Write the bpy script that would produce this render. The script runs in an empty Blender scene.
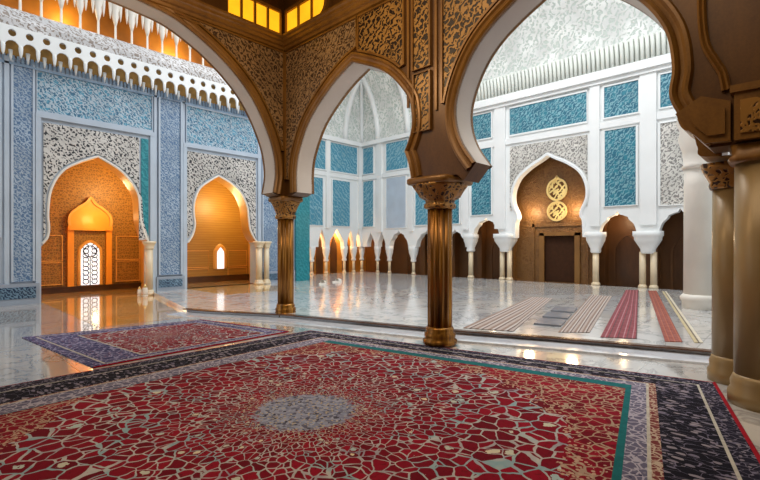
import bpy, bmesh, math, random
from mathutils import Vector
from mathutils.geometry import tessellate_polygon
random.seed(7)
SC = bpy.context.scene
COL = SC.collection
PI = math.pi

# ------------------------------------------------------------------ colour / material helpers
def hx(h, k=1.0):
    h = h.lstrip('#')
    o = []
    for i in (0, 2, 4):
        c = int(h[i:i+2], 16) / 255
        c = c / 12.92 if c <= .04045 else ((c + .055) / 1.055) ** 2.4
        o.append(min(1, c * k))
    return (*o, 1)

class Mat:
    def __init__(s, name, rough=.5, metal=0.0, spec=.5):
        s.m = bpy.data.materials.new(name); s.m.use_nodes = True
        s.t = s.m.node_tree; s.b = s.t.nodes['Principled BSDF']
        s.b.inputs['Roughness'].default_value = rough
        s.b.inputs['Metallic'].default_value = metal
        s.b.inputs['Specular IOR Level'].default_value = spec
        s.tc = None
    def n(s, typ, **kw):
        nd = s.t.nodes.new(typ)
        for k, v in kw.items():
            setattr(nd, k, v)
        return nd
    def put(s, sock, v):
        if hasattr(v, 'is_output'): s.t.links.new(v, sock)
        elif v is not None: sock.default_value = v
    def obj(s):
        if not s.tc: s.tc = s.n('ShaderNodeTexCoord')
        return s.tc.outputs['Object']
    def scaled(s, v, sc, rot=(0, 0, 0)):
        mp = s.n('ShaderNodeMapping'); s.put(mp.inputs['Vector'], v)
        mp.inputs['Scale'].default_value = sc; mp.inputs['Rotation'].default_value = rot
        return mp.outputs[0]
    def noise(s, v, scale, detail=3, out='Fac', rough=.5, dist=0):
        nd = s.n('ShaderNodeTexNoise'); s.put(nd.inputs['Vector'], v)
        nd.inputs['Scale'].default_value = scale; nd.inputs['Detail'].default_value = detail
        nd.inputs['Roughness'].default_value = rough; nd.inputs['Distortion'].default_value = dist
        return nd.outputs[out]
    def voro(s, v, scale, feature='F1', out='Distance', rnd=1.0):
        nd = s.n('ShaderNodeTexVoronoi', feature=feature); s.put(nd.inputs['Vector'], v)
        nd.inputs['Scale'].default_value = scale; nd.inputs['Randomness'].default_value = rnd
        return nd.outputs[out]
    def wave(s, v, scale, dist=0, dirn='X', prof='SIN', dscale=1.0):
        nd = s.n('ShaderNodeTexWave', wave_type='BANDS', bands_direction=dirn, wave_profile=prof)
        s.put(nd.inputs['Vector'], v); nd.inputs['Scale'].default_value = scale
        nd.inputs['Distortion'].default_value = dist; nd.inputs['Detail Scale'].default_value = dscale
        return nd.outputs['Fac']
    def math(s, op, a, b=None, c=None, clamp=False):
        nd = s.n('ShaderNodeMath', operation=op); nd.use_clamp = clamp
        s.put(nd.inputs[0], a)
        if b is not None: s.put(nd.inputs[1], b)
        if c is not None: s.put(nd.inputs[2], c)
        return nd.outputs[0]
    def vmath(s, op, a, b=None, scale=None):
        nd = s.n('ShaderNodeVectorMath', operation=op); s.put(nd.inputs[0], a)
        if b is not None: s.put(nd.inputs[1], b)
        if scale is not None: s.put(nd.inputs['Scale'], scale)
        return nd.outputs['Value'] if op in ('LENGTH', 'DOT_PRODUCT', 'DISTANCE') else nd.outputs[0]
    def xyz(s, v):
        nd = s.n('ShaderNodeSeparateXYZ'); s.put(nd.inputs[0], v); return nd.outputs
    def comb(s, x, y, z):
        nd = s.n('ShaderNodeCombineXYZ')
        for i, q in enumerate((x, y, z)): s.put(nd.inputs[i], q)
        return nd.outputs[0]
    def ramp(s, f, stops, interp='LINEAR'):
        nd = s.n('ShaderNodeValToRGB'); s.put(nd.inputs[0], f)
        cr = nd.color_ramp; cr.interpolation = interp
        while len(cr.elements) < len(stops): cr.elements.new(.5)
        for e, (p, c) in zip(cr.elements, stops):
            e.position = p; e.color = c if len(c) == 4 else (*c, 1)
        return nd.outputs[0]
    def mix(s, f, a, b, mode='MIX'):
        nd = s.n('ShaderNodeMix', data_type='RGBA', blend_type=mode)
        s.put(nd.inputs[0], f); s.put(nd.inputs[6], a); s.put(nd.inputs[7], b)
        return nd.outputs[2]
    def step(s, v, a, b):
        nd = s.n('ShaderNodeMapRange', interpolation_type='SMOOTHSTEP')
        s.put(nd.inputs[0], v); nd.inputs[1].default_value = a; nd.inputs[2].default_value = b
        return nd.outputs[0]
    def bump(s, h, strength=.4, dist=.02):
        nd = s.n('ShaderNodeBump'); nd.inputs['Strength'].default_value = strength
        nd.inputs['Distance'].default_value = dist; s.put(nd.inputs['Height'], h)
        s.t.links.new(nd.outputs[0], s.b.inputs['Normal'])
    def col(s, c): s.put(s.b.inputs['Base Color'], c)
    def emit(s, c, k):
        s.put(s.b.inputs['Emission Color'], c); s.b.inputs['Emission Strength'].default_value = k

def m_plain(name, c, rough=.5, metal=0, var=.12, nscale=3, bump=0, spec=.5):
    M = Mat(name, rough, metal, spec); v = M.obj()
    n = M.noise(v, nscale, 4)
    d = tuple(x * (1 - var) for x in c[:3]) + (1,); l = tuple(min(1, x * (1 + var)) for x in c[:3]) + (1,)
    M.col(M.ramp(n, [(.3, d), (.7, l)]))
    if bump: M.bump(M.noise(v, nscale * 12, 3), bump, .01)
    return M.m

def m_arab(name, line, ground, scale, width=.12, rough=.5, metal=0, warp=.25, bump=.6, mid=None, soft=.08):
    """carved interlace: two crossing nets of warped cell edges"""
    M = Mat(name, rough, metal); v = M.obj()
    nz = M.noise(v, scale * .6, 2, 'Color')
    off = M.vmath('SCALE', M.vmath('SUBTRACT', nz, (.5, .5, .5)), scale=warp * 4 / scale)
    w = M.vmath('ADD', v, off)
    e1 = M.voro(w, scale, 'DISTANCE_TO_EDGE', rnd=.9)
    e2 = M.voro(M.vmath('ADD', w, (3.3, 7.1, 1.7)), scale * .55, 'DISTANCE_TO_EDGE', rnd=.8)
    f = M.math('MULTIPLY', M.step(e1, width, width + soft), M.step(e2, width * .7, width * .7 + soft))
    big = M.noise(v, 1.1, 3)
    ln = M.mix(M.step(big, .3, .7), tuple(x * .8 for x in line[:3]) + (1,), line)
    c = M.mix(f, ln, ground)
    if mid: c = M.mix(M.math('MULTIPLY', M.step(M.voro(w, scale * 1.7, 'F1'), .25, .1), f), c, mid)
    M.col(c)
    if bump: M.bump(M.math('SUBTRACT', 1, f), bump, .02)
    return M.m

def m_maze(name, line, ground, period, dist=9, ds=2.0, lo=.42, hi=.58, rough=.5, metal=0, bump=.8, mid=None):
    """carved scrollwork: winding ribs of even width, cut by a second winding net"""
    M = Mat(name, rough, metal); v = M.obj()
    sc = .314 / period
    a = M.wave(v, sc, dist, 'DIAGONAL', 'SIN', ds)
    b = M.wave(M.vmath('ADD', M.vmath('MULTIPLY', v, (-1, -1, 1)), (5.1, 2.3, 9.7)), sc * .8, dist, 'DIAGONAL', 'SIN', ds)
    f = M.math('MAXIMUM', M.step(a, lo, hi), M.math('MULTIPLY', M.step(b, hi + .1, hi + .25), .9))
    big = M.noise(v, 1.1, 3)
    ln = M.mix(M.step(big, .3, .7), tuple(x * .75 for x in line[:3]) + (1,), line)
    g = ground
    if mid: g = M.mix(M.step(M.noise(v, .45 / period, 2), .45, .6), ground, mid)
    M.col(M.mix(f, g, ln))
    if bump: M.bump(f, bump, .02)
    return M.m

def m_marble(name, base, vein, rough, tile, joint, jw=.006, vs=1.3, warm=None, tint=.5, coat=.7):
    M = Mat(name, rough, 0, .8); v = M.obj()
    M.b.inputs['Coat Weight'].default_value = coat; M.b.inputs['Coat Roughness'].default_value = .03; M.b.inputs['Coat IOR'].default_value = 1.7
    n = M.noise(v, vs, 6, rough=.62, dist=1.6)
    vein_f = M.step(M.math('ABSOLUTE', M.math('SUBTRACT', n, .5)), .045, .0)
    n2 = M.noise(v, .35, 4)
    c = M.mix(M.step(n2, .35, .7), base, warm or base)
    c = M.mix(M.math('MULTIPLY', vein_f, tint), c, vein)
    br = M.n('ShaderNodeTexBrick'); br.offset = 0
    M.put(br.inputs['Vector'], v); br.inputs['Scale'].default_value = 1
    br.inputs['Brick Width'].default_value = tile; br.inputs['Row Height'].default_value = tile
    br.inputs['Mortar Size'].default_value = jw
    br.inputs['Color1'].default_value = (1, 1, 1, 1); br.inputs['Color2'].default_value = (.86, .86, .86, 1)
    br.inputs['Mortar'].default_value = joint
    c = M.mix(1.0, c, br.outputs[0], 'MULTIPLY')
    M.col(c)
    M.put(M.b.inputs['Roughness'], M.math('ADD', rough, M.math('MULTIPLY', M.noise(v, 6, 3), .05)))
    return M.m

# ------------------------------------------------------------------ mesh helpers
class MB:
    def __init__(s): s.v = []; s.f = []; s.m = []; s.sm = []
    def add(s, vs, fs, mi=0, smooth=False):
        o = len(s.v); s.v += [tuple(q) for q in vs]
        for i, f in enumerate(fs):
            s.f.append([o + k for k in f]); s.m.append(mi[i] if isinstance(mi, list) else mi); s.sm.append(smooth)
    def box(s, x0, x1, y0, y1, z0, z1, mi=0):
        x0, x1 = sorted((x0, x1)); y0, y1 = sorted((y0, y1)); z0, z1 = sorted((z0, z1))
        s.add([(x0, y0, z0), (x1, y0, z0), (x1, y1, z0), (x0, y1, z0), (x0, y0, z1), (x1, y0, z1), (x1, y1, z1), (x0, y1, z1)],
              [(3, 2, 1, 0), (4, 5, 6, 7), (0, 1, 5, 4), (1, 2, 6, 5), (2, 3, 7, 6), (3, 0, 4, 7)], mi)
    def lathe(s, prof, cx, cy, n=24, mi=0, lobes=0, amp=0, sq=0):
        vs = []; fs = []
        for (r, z) in prof:
            for k in range(n):
                a = 2 * PI * k / n
                rr = r * (1 + (amp * abs(math.sin(lobes * a / 2)) if lobes else 0))
                if sq:
                    ca, sa = abs(math.cos(a)), abs(math.sin(a)); rr *= (1 - sq) + sq / max(ca, sa)
                vs.append((cx + rr * math.cos(a), cy + rr * math.sin(a), z))
        for j in range(len(prof) - 1):
            for k in range(n):
                k2 = (k + 1) % n
                fs.append((j * n + k, j * n + k2, (j + 1) * n + k2, (j + 1) * n + k))
        fs.append(tuple(range(n - 1, -1, -1))); fs.append(tuple((len(prof) - 1) * n + k for k in range(n)))
        s.add(vs, fs, mi, True)
    def prism(s, loops, axis, p0, p1, mf=0, mb=0, me=0, edge=None):
        """loops: outer + holes of (a, z). axis 'X': plane x = p, a = y ; 'Y': plane y = p, a = x ; 'Z': (x, y) at z = p"""
        def P(a, b, p): return {'X': (p, a, b), 'Y': (a, p, b), 'Z': (a, b, p)}[axis]
        flat = [q for l in loops for q in l]
        tris = tessellate_polygon([[Vector((a, b, 0)) for a, b in l] for l in loops])
        N = len(flat)
        vs = [P(a, b, p0) for a, b in flat] + [P(a, b, p1) for a, b in flat]
        fs = []; mi = []
        for t in tris:
            fs.append(tuple(t)); mi.append(mf); fs.append(tuple(i + N for i in reversed(t))); mi.append(mb)
        o = 0
        for li, l in enumerate(loops):
            n = len(l)
            for i in range(n):
                j = (i + 1) % n
                fs.append((o + i, o + j, o + j + N, o + i + N))
                mi.append(edge(li, l[i], l[j]) if edge else me)
            o += n
        s.add(vs, fs, mi)
    def ribbon(s, pts, prof, axis, p0, sgn=-1, mi=0, side=1, closed=False):
        """moulding: profile of (offset in plane, projection) swept along pts"""
        n = len(pts); nor = []
        for i in range(n):
            a = pts[max(i - 1, 0)] if not closed else pts[i - 1]
            b = pts[min(i + 1, n - 1)] if not closed else pts[(i + 1) % n]
            dx, dz = b[0] - a[0], b[1] - a[1]; L = math.hypot(dx, dz) or 1
            nor.append((-dz / L * side, dx / L * side))
        vs = []; fs = []; m = len(prof)
        for (a, z), (na, nz) in zip(pts, nor):
            for off, pr in prof:
                q = (a + na * off, z + nz * off); p = p0 + sgn * pr
                vs.append({'X': (p, q[0], q[1]), 'Y': (q[0], p, q[1])}[axis])
        for i in range(n if closed else n - 1):
            j = (i + 1) % n
            for k in range(m - 1):
                fs.append((i * m + k, j * m + k, j * m + k + 1, i * m + k + 1))
        s.add(vs, fs, mi, False)
    def tube(s, pts, r, n=8, mi=0):
        vs = []; fs = []
        P = [Vector(p) for p in pts]
        for i, p in enumerate(P):
            t = (P[min(i + 1, len(P) - 1)] - P[max(i - 1, 0)]).normalized()
            u = t.cross(Vector((0, 0, 1)))
            if u.length < .01: u = t.cross(Vector((1, 0, 0)))
            u.normalize(); w = t.cross(u)
            rr = r[i] if isinstance(r, (list, tuple)) else r
            for k in range(n):
                a = 2 * PI * k / n; vs.append(p + (u * math.cos(a) + w * math.sin(a)) * rr)
        for i in range(len(P) - 1):
            for k in range(n):
                k2 = (k + 1) % n; fs.append((i * n + k, i * n + k2, (i + 1) * n + k2, (i + 1) * n + k))
        fs.append(tuple(range(n))); fs.append(tuple((len(P) - 1) * n + k for k in range(n)))
        s.add(vs, fs, mi, True)
    def build(s, name, mats, parent=None, loc=(0, 0, 0), local=False):
        me = bpy.data.meshes.new(name); me.from_pydata([(x - loc[0], y - loc[1], z - loc[2]) for x, y, z in s.v], [], s.f)
        for m in (mats if isinstance(mats, (list, tuple)) else [mats]): me.materials.append(m)
        for p, mi, sm in zip(me.polygons, s.m, s.sm): p.material_index = mi; p.use_smooth = sm
        bm = bmesh.new(); bm.from_mesh(me); bmesh.ops.recalc_face_normals(bm, faces=bm.faces); bm.to_mesh(me); bm.free()
        o = bpy.data.objects.new(name, me); COL.objects.link(o); o.location = loc
        if parent is not None:
            o.parent = parent
        if parent is not None and not local:
            o.location = [loc[i] - wloc(parent)[i] for i in range(3)]
        return o

def wloc(o):
    p = Vector(o.location)
    while o.parent: o = o.parent; p = p + Vector(o.location)
    return p
def structure(o): o['kind'] = 'structure'; return o
def tag(o, label, cat, group=None):
    o['label'] = label; o['category'] = cat
    if group: o['group'] = group
    return o
def thing(name, label, cat, loc, group=None):
    o = bpy.data.objects.new(name, None); COL.objects.link(o); o.location = loc; o.empty_display_size = .1
    return tag(o, label, cat, group)
def copy_tree(o, loc, label, group=None):
    c = o.copy(); COL.objects.link(c); c.location = loc; c['label'] = label
    if group: c['group'] = group
    for ch in o.children:
        d = ch.copy(); COL.objects.link(d); d.parent = c
        for g in ch.children:
            e = g.copy(); COL.objects.link(e); e.parent = d
    return c

def spl(pts, n=6):
    """Catmull-Rom through 2D points"""
    out = []
    for i in range(len(pts) - 1):
        p0 = pts[max(i - 1, 0)]; p1 = pts[i]; p2 = pts[i + 1]; p3 = pts[min(i + 2, len(pts) - 1)]
        for k in range(n):
            t = k / n
            out.append(tuple(.5 * (2 * p1[j] + (p2[j] - p0[j]) * t + (2 * p0[j] - 5 * p1[j] + 4 * p2[j] - p3[j]) * t * t
                                   + (3 * p1[j] - p0[j] - 3 * p2[j] + p3[j]) * t ** 3) for j in (0, 1)))
    out.append(pts[-1])
    return out
def offset(pts, d, side=1):
    o = []
    for i in range(len(pts)):
        a = pts[max(i - 1, 0)]; b = pts[min(i + 1, len(pts) - 1)]
        dx, dz = b[0] - a[0], b[1] - a[1]; L = math.hypot(dx, dz) or 1
        o.append((pts[i][0] - dz / L * d * side, pts[i][1] + dx / L * d * side))
    return o
def mirror_arch(half, c):
    """half: (dx, z) from foot to apex -> full outline left foot .. apex .. right foot"""
    return [(c - dx, z) for dx, z in half] + [(c + dx, z) for dx, z in reversed(half[:-1])]
def rect(a0, a1, z0, z1): return [(a0, z0), (a1, z0), (a1, z1), (a0, z1)]

# ------------------------------------------------------------------ materials
wood = None
def make_wood(name, c1, c2, rough=.38, metal=.25):
    M = Mat(name, rough, metal); v = M.obj()
    n = M.noise(M.scaled(v, (1.2, 1.2, .35)), 2.2, 5, rough=.6)
    n2 = M.noise(v, 40, 2)
    c = M.ramp(n, [(.3, c1), (.7, c2)])
    M.col(M.mix(.15, c, M.ramp(n2, [(.4, c1), (.6, c2)])))
    M.bump(n2, .08, .005)
    return M.m
wood = make_wood('carved wood', hx('#4a2c10'), hx('#6e481e'))
wood_dark = make_wood('dark wood', hx('#3c2410'), hx('#5e3a18'))
wood_trim = make_wood('gilded moulding', hx('#6a4418'), hx('#946628'), .36, .2)
arab_gold = m_maze('gilded arabesque', hx('#a87a3c'), hx('#241406'), .075, 9, 2.2, .52, .68, .42, .2, .9)
arab_fine = m_maze('fine gilded arabesque', hx('#a8845a'), hx('#48301a'), .06, 9, 2.2, .48, .66, .45, .15, .8)
soffit = m_plain('pale plaster soffit', hx('#cfc4ba'), .45, 0, .06, 1.5)
plaster = m_plain('white plaster', hx('#eef0ef'), .5, 0, .05, .8)
plaster_w = m_plain('warm white plaster', hx('#efe8dc'), .5, 0, .06, 1.2)
cream = m_plain('cream stone', hx('#d9c08c'), .4, 0, .1, 2)
blue_tile = m_maze('blue tile lace', hx('#b8cad6'), hx('#356c8c'), .07, 9, 2.2, .5, .75, .3, 0, .25, hx('#4a96b4'))
blue_pil = m_maze('slate blue tile lace', hx('#a9bccf'), hx('#54759a'), .06, 9, 2.2, .5, .75, .3, 0, .25)
teal_tile = m_maze('teal tile lace', hx('#82b2bd'), hx('#22667e'), .09, 9, 2.2, .5, .9, .3, 0, .25, hx('#2b7d90'))
sky_tile = m_maze('pale blue tile', hx('#8fbccb'), hx('#4a90aa'), .13, 8, 2.2, .5, .85, .3, 0, .2)
turq = m_maze('turquoise tile', hx('#3a9aa4'), hx('#127884'), .1, 8, 2.2, .5, .8, .3, 0, .15)
lattice = m_maze('white stone lattice', hx('#dcd8d2'), hx('#2b2c32'), .075, 9, 2.2, .36, .52, .5, 0, .9)
lace = m_maze('white carved lace', hx('#e4e0d8'), hx('#8a8782'), .09, 9, 2.2, .42, .6, .5, 0, .8)
vault_m = m_maze('carved white vault', hx('#f4f6f2'), hx('#c6d0c8'), .15, 9, 2.2, .3, .65, .6, 0, .9)
navy_tile = m_maze('navy inscription tile', hx('#7fa0b8'), hx('#12304e'), .05, 7, 2, .6, .75, .3, 0, .2)
frame_w = m_plain('pale frame stone', hx('#b9c6d4'), .4, 0, .06, 2)
frame_g = m_plain('grey stone', hx('#9aa5b4'), .4, 0, .08, 2)

def make_niche():
    M = Mat('amber carved stone', .45); v = M.obj()
    x, y, z = M.xyz(v)
    e = M.voro(M.scaled(v, (1, 1, 1)), 13, 'DISTANCE_TO_EDGE')
    w = M.wave(v, 2.4, .6, 'Z')
    f = M.step(e, .05, .16)
    c = M.mix(f, hx('#a8782c'), hx('#7c5416'))
    c = M.mix(M.math('MULTIPLY', M.step(w, .75, .95), .45), c, hx('#b07c34'))
    M.col(c); M.bump(f, .35, .01)
    return M.m
niche_m = make_niche()
niche_plain = m_plain('amber plain plaster', hx('#dca04a'), .4, 0, .08, 2)
def make_plank():
    M = Mat('amber banded wall', .45); v = M.obj()
    w = M.wave(v, 3.2, .25, 'Z'); n = M.noise(M.scaled(v, (.6, .6, 9)), 3, 4)
    c = M.mix(n, hx('#94681c'), hx('#b8893a'))
    c = M.mix(M.math('MULTIPLY', M.step(w, .9, 1.0), .5), c, hx('#75430f'))
    M.col(c); return M.m
plank = make_plank()
gal_gold = m_plain('gilded gallery wall', hx('#b47a28'), .5, .1, .25, 1.4)
brown_in = m_plain('brown niche wall', hx('#5e3a16'), .5, 0, .2, 1.2)
portal_w = m_arab('carved brown portal', hx('#7a5426'), hx('#6a4419'), 7, .05, .45, .1, .5, .5)
door_dk = m_plain('dark timber door', hx('#3a2212'), .8, 0, .2, 6, 0, .2)
gold_med = m_maze('gilt calligraphy', hx('#f4dc92'), hx('#5e380a'), .14, 6, 2, .42, .58, .35, .4, .6)
gold_rim = m_plain('gilt rim', hx('#ecd08a'), .3, .6, .08, 4)
def make_col():
    M = Mat('burnished gold column', .27, .55); v = M.obj()
    n = M.noise(M.scaled(v, (9, 9, .5)), 2, 4)
    M.col(M.ramp(n, [(.3, hx('#5e380e')), (.55, hx('#9a6620')), (.75, hx('#c8923c'))]))
    return M.m
gold_col = make_col()
cap_m = m_arab('carved gilt capital', hx('#b07c38'), hx('#3a200a'), 12, .08, .35, .4, .5, .9)
cream_col = m_plain('cream gilded shaft', hx('#9c8054'), .35, .15, .12, 1.5)
pink_col = m_plain('pale marble shaft', hx('#e2cfae'), .3, 0, .08, 3)
iron = m_plain('dark bronze', hx('#2a1a0c'), .4, .5, .1, 5)
def make_pane(name, c, k, var):
    M = Mat(name, .2); v = M.obj(); n = M.noise(v, 3, 3)
    cc = M.mix(n, tuple(q * (1 - var) for q in c[:3]) + (1,), c)
    M.col(cc); M.emit(cc, k); return M.m
amber = make_pane('amber glass', hx('#ffb41e'), 1.3, .35)
white_pane = make_pane('daylit glass', hx('#eef4ff'), 1.1, .15)

floor_hall = m_marble('hall marble', hx('#b9b6b2'), hx('#6e6a68'), .10, 1.5, (.62, .6, .58, 1), .006, 1.1, hx('#cfc6ba'))
floor_court = m_marble('polished courtyard marble', hx('#d2d2d2'), hx('#7d8086'), .12, 1.1, (.62, .62, .62, 1), .01, .9, hx('#dcd6cc'), .55, .35)
marble_w = m_marble('white marble', hx('#e6e8ee'), hx('#a9abb4'), .15, 3, (.9, .9, .9, 1), .004, 1.2, None, .35)
nosing = m_plain('brown marble nosing', hx('#5a3a26'), .25, 0, .2, 3)

# carpets ------------------------------------------------------------
def rug_field(name, red1, red2, rmed=.47, rell=2.35, k=13.5):
    M = Mat(name, .95, 0, .15); v = M.obj()
    x, y, z = M.xyz(v)
    flat = M.comb(x, y, 0)
    wob = M.vmath('SCALE', M.vmath('SUBTRACT', M.noise(flat, 5, 2, 'Color'), (.5, .5, .5)), scale=.10)
    flat2 = M.vmath('ADD', flat, wob)
    r = M.vmath('LENGTH', flat2)
    d = M.vmath('NORMALIZE', flat2)
    dx, dy, _ = M.xyz(d)
    lr = M.math('LOGARITHM', M.math('ADD', r, .35), 2.718)
    pv = M.comb(M.math('MULTIPLY', dx, k), M.math('MULTIPLY', dy, k), M.math('MULTIPLY', lr, k * 1.15))
    e = M.voro(pv, 1, 'DISTANCE_TO_EDGE')
    cellc = M.voro(pv, 1, 'F1', 'Color')
    cx, cy, cz = M.xyz(cellc)
    red = M.mix(cx, red1, red2)
    inner = M.noise(flat, 26, 3)
    red = M.mix(M.math('MULTIPLY', M.step(inner, .56, .66), .6), red, hx('#5a0a14'))
    thick = M.math('MULTIPLY', M.noise(flat, 3.5, 3), .098)
    line_f = M.math('LESS_THAN', e, thick)
    line_c = M.ramp(M.noise(flat, 2.2, 3), [(.3, hx('#85808c')), (.48, hx('#b4aeaa')), (.58, hx('#829ea4')), (.72, hx('#a69ea6'))])
    c = M.mix(line_f, red, line_c)
    # pale blossoms sitting inside some of the cells
    bl = M.math('MULTIPLY', M.math('GREATER_THAN', cy, .88), M.math('LESS_THAN', M.voro(pv, 1, 'F1'), M.math('MULTIPLY', inner, .62)))
    c = M.mix(bl, c, M.mix(cz, hx('#9fb4b4'), hx('#d3c3a2')))
    # outside the round centre: denser beige scrolls
    e2 = M.voro(flat2, 9.5, 'DISTANCE_TO_EDGE')
    e3 = M.voro(flat2, 19, 'F1')
    c2 = M.mix(M.math('LESS_THAN', e2, .055), red, hx('#a08672'))
    c2 = M.mix(M.math('LESS_THAN', e3, .17), c2, hx('#a8927c'))
    ringr = M.math('ADD', r, M.math('MULTIPLY', M.math('SUBTRACT', M.noise(flat, 2.4, 2), .5), .45))
    c = M.mix(M.math('GREATER_THAN', ringr, rell), c, c2)
    ring = M.math('MULTIPLY', M.math('GREATER_THAN', ringr, rell - .05), M.math('LESS_THAN', ringr, rell + .10))
    c = M.mix(M.math('MULTIPLY', ring, M.math('LESS_THAN', M.voro(flat, 24, 'F1'), .36)), c, hx('#b3927c'))
    # centre medallion
    med = M.voro(flat, 34, 'F1', 'Color'); mx, my, mz = M.xyz(med)
    mc = M.ramp(mx, [(0, hx('#3c3844')), (.3, hx('#74758a')), (.65, hx('#9c9eb0')), (1, hx('#767c92'))])
    mr = M.math('ADD', r, M.math('MULTIPLY', M.math('SUBTRACT', M.noise(flat, 22, 3), .5), .28))
    c = M.mix(M.step(mr, rmed + .03, rmed - .03), c, mc)
    gl = M.math('MULTIPLY', M.step(mr, rmed + .35, rmed), M.math('LESS_THAN', M.voro(flat, 26, 'F1'), .28))
    c = M.mix(gl, c, hx('#b3a184'))
    M.col(c); M.bump(M.noise(flat, 220, 2), .25, .004)
    return M.m
def rug_band(name, ground, fig1, fig2, scale, fill=.33, edge=.07, stretch=(1, 1, 1)):
    M = Mat(name, .95, 0, .15); v = M.scaled(M.obj(), stretch)
    n = M.vmath('ADD', v, M.vmath('SCALE', M.vmath('SUBTRACT', M.noise(v, scale * .7, 2, 'Color'), (.5, .5, .5)), scale=.9 / scale))
    x, y, z = M.xyz(n); flat = M.comb(x, y, 0)
    e = M.voro(flat, scale, 'DISTANCE_TO_EDGE'); f = M.voro(flat, scale * 1.6, 'F1'); cc = M.voro(flat, scale * 1.6, 'F1', 'Color')
    cx, cy, cz = M.xyz(cc)
    c = M.mix(M.math('LESS_THAN', e, edge), ground, fig1)
    c = M.mix(M.math('MULTIPLY', M.math('LESS_THAN', f, fill), M.math('GREATER_THAN', cx, .35)), c, M.mix(cy, fig1, fig2))
    M.col(c); M.bump(M.noise(flat, 220, 2), .25, .004)
    return M.m
red_field = rug_field('crimson carpet field', hx('#8e0c24'), hx('#620618'))
red_field_s = rug_field('small carpet field', hx('#8e0c24'), hx('#6a0618'), .01, 9, 9)
band_navy = rug_band('navy carpet border', hx('#100d18'), hx('#6a6274'), hx('#8f8388'), 6.5, .40, .015, (1.9, 1, 1))
band_lilac = rug_band('lilac carpet border', hx('#5f5a6e'), hx('#a39ba6'), hx('#2e2a48'), 13, .3, .08)
band_dark = rug_band('slate carpet border', hx('#1c1826'), hx('#6c6474'), hx('#857b80'), 13, .36, .03)
band_blue = rug_band('violet blue carpet border', hx('#3a385e'), hx('#8c86a2'), hx('#6d3048'), 10, .3, .07)
band_rose = rug_band('rose carpet stripe', hx('#6e3030'), hx('#b09a86'), hx('#8f5a50'), 16, .32, .08)
teal_band = m_plain('teal carpet band', hx('#1a5f62'), .95, 0, .15, 14, .2, .15)
beige_line = m_plain('beige carpet line', hx('#b0a89a'), .95, 0, .2, 20, .2, .15)
red_bind = m_plain('crimson carpet binding', hx('#8e0c1c'), .9, 0, .15, 12, .2, .15)
def make_stripes(name, stops, n):
    M = Mat(name, .9, 0, .2); v = M.obj()
    uv = M.n('ShaderNodeUVMap'); ux, uy, _ = M.xyz(uv.outputs[0])
    f = M.math('FRACT', M.math('MULTIPLY', ux, n))
    c = M.ramp(f, stops, 'CONSTANT')
    c = M.mix(.25, c, M.mix(M.noise(v, 9, 3), (.05, .02, .02, 1), (.6, .5, .5, 1)))
    M.col(c); return M.m
run_red = make_stripes('crimson striped runner', [(0, hx('#7e0c22')), (.45, hx('#b07a80')), (.58, hx('#8e1228')), (.82, hx('#4e0614'))], 4)
run_org = make_stripes('rust striped runner', [(0, hx('#8e3312')), (.6, hx('#b0562a')), (.8, hx('#7e2a10'))], 3)
run_gold = make_stripes('straw runner', [(0, hx('#c9b98c')), (.4, hx('#5e5238')), (.6, hx('#d9d0b8'))], 1)
mat_brown = make_stripes('brown striped mat', [(0, hx('#8a705e')), (.3, hx('#c8c0b8')), (.5, hx('#5e4436')), (.68, hx('#b3a59a'))], 4)
slab_grey = m_plain('grey stone slab', hx('#868b94'), .2, 0, .15, 3)

# ------------------------------------------------------------------ camera
cam = bpy.data.objects.new('camera', bpy.data.cameras.new('camera')); COL.objects.link(cam)
TH = math.radians(43.3)
cam.location = (0, 0, 1.6); cam.rotation_euler = (PI / 2, 0, TH - PI / 2)
cam.data.sensor_width = 36; cam.data.lens = 36 * 446 / 760; cam.data.shift_y = 5 / 760
cam.data.clip_end = 200
SC.camera = cam

# ------------------------------------------------------------------ floors
ZC = .10            # the courtyard lies one low step up
edge_line = [(5.5, 15.6), (4.55, 10.6), (4.75, 9.9), (5.35, 8.75), (5.68, 8.03), (6.62, 4.6), (7.24, 2.95), (7.86, 1.0), (8.6, -2.5)]
m = MB(); m.box(-8, 19.5, -6, 19, -.12, 0)
structure(m.build('floor', floor_hall))
m = MB()
m.prism([edge_line + [(17.65, -2.5), (17.65, 18.05), (11, 18.05), (10.4, 15.6)]], 'Z', ZC, .001, 0, 0, 1)
structure(m.build('floor_courtyard', [floor_court, marble_w]))
m = MB()
e2 = offset(edge_line[1:], .10, -1); e3 = offset(edge_line[1:], .03, 1)
m.prism([e2 + e3[::-1]], 'Z', ZC + .004, ZC - .02)
structure(m.build('trim_1', nosing))
m = MB()
a1 = offset(edge_line[1:], .02, -1 * -1); a2 = offset(edge_line[1:], .62, 1)
pts_in = offset(edge_line[1:], .008, -1); 
def toward(pts, d):
    return [(x - d * .96, y - d * .28) for x, y in pts]
m.prism([[(x, y) for x, y in edge_line[1:]] + toward(edge_line[1:], .55)[::-1]], 'Z', .03, .001)
structure(m.build('trim_2', marble_w))

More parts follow.
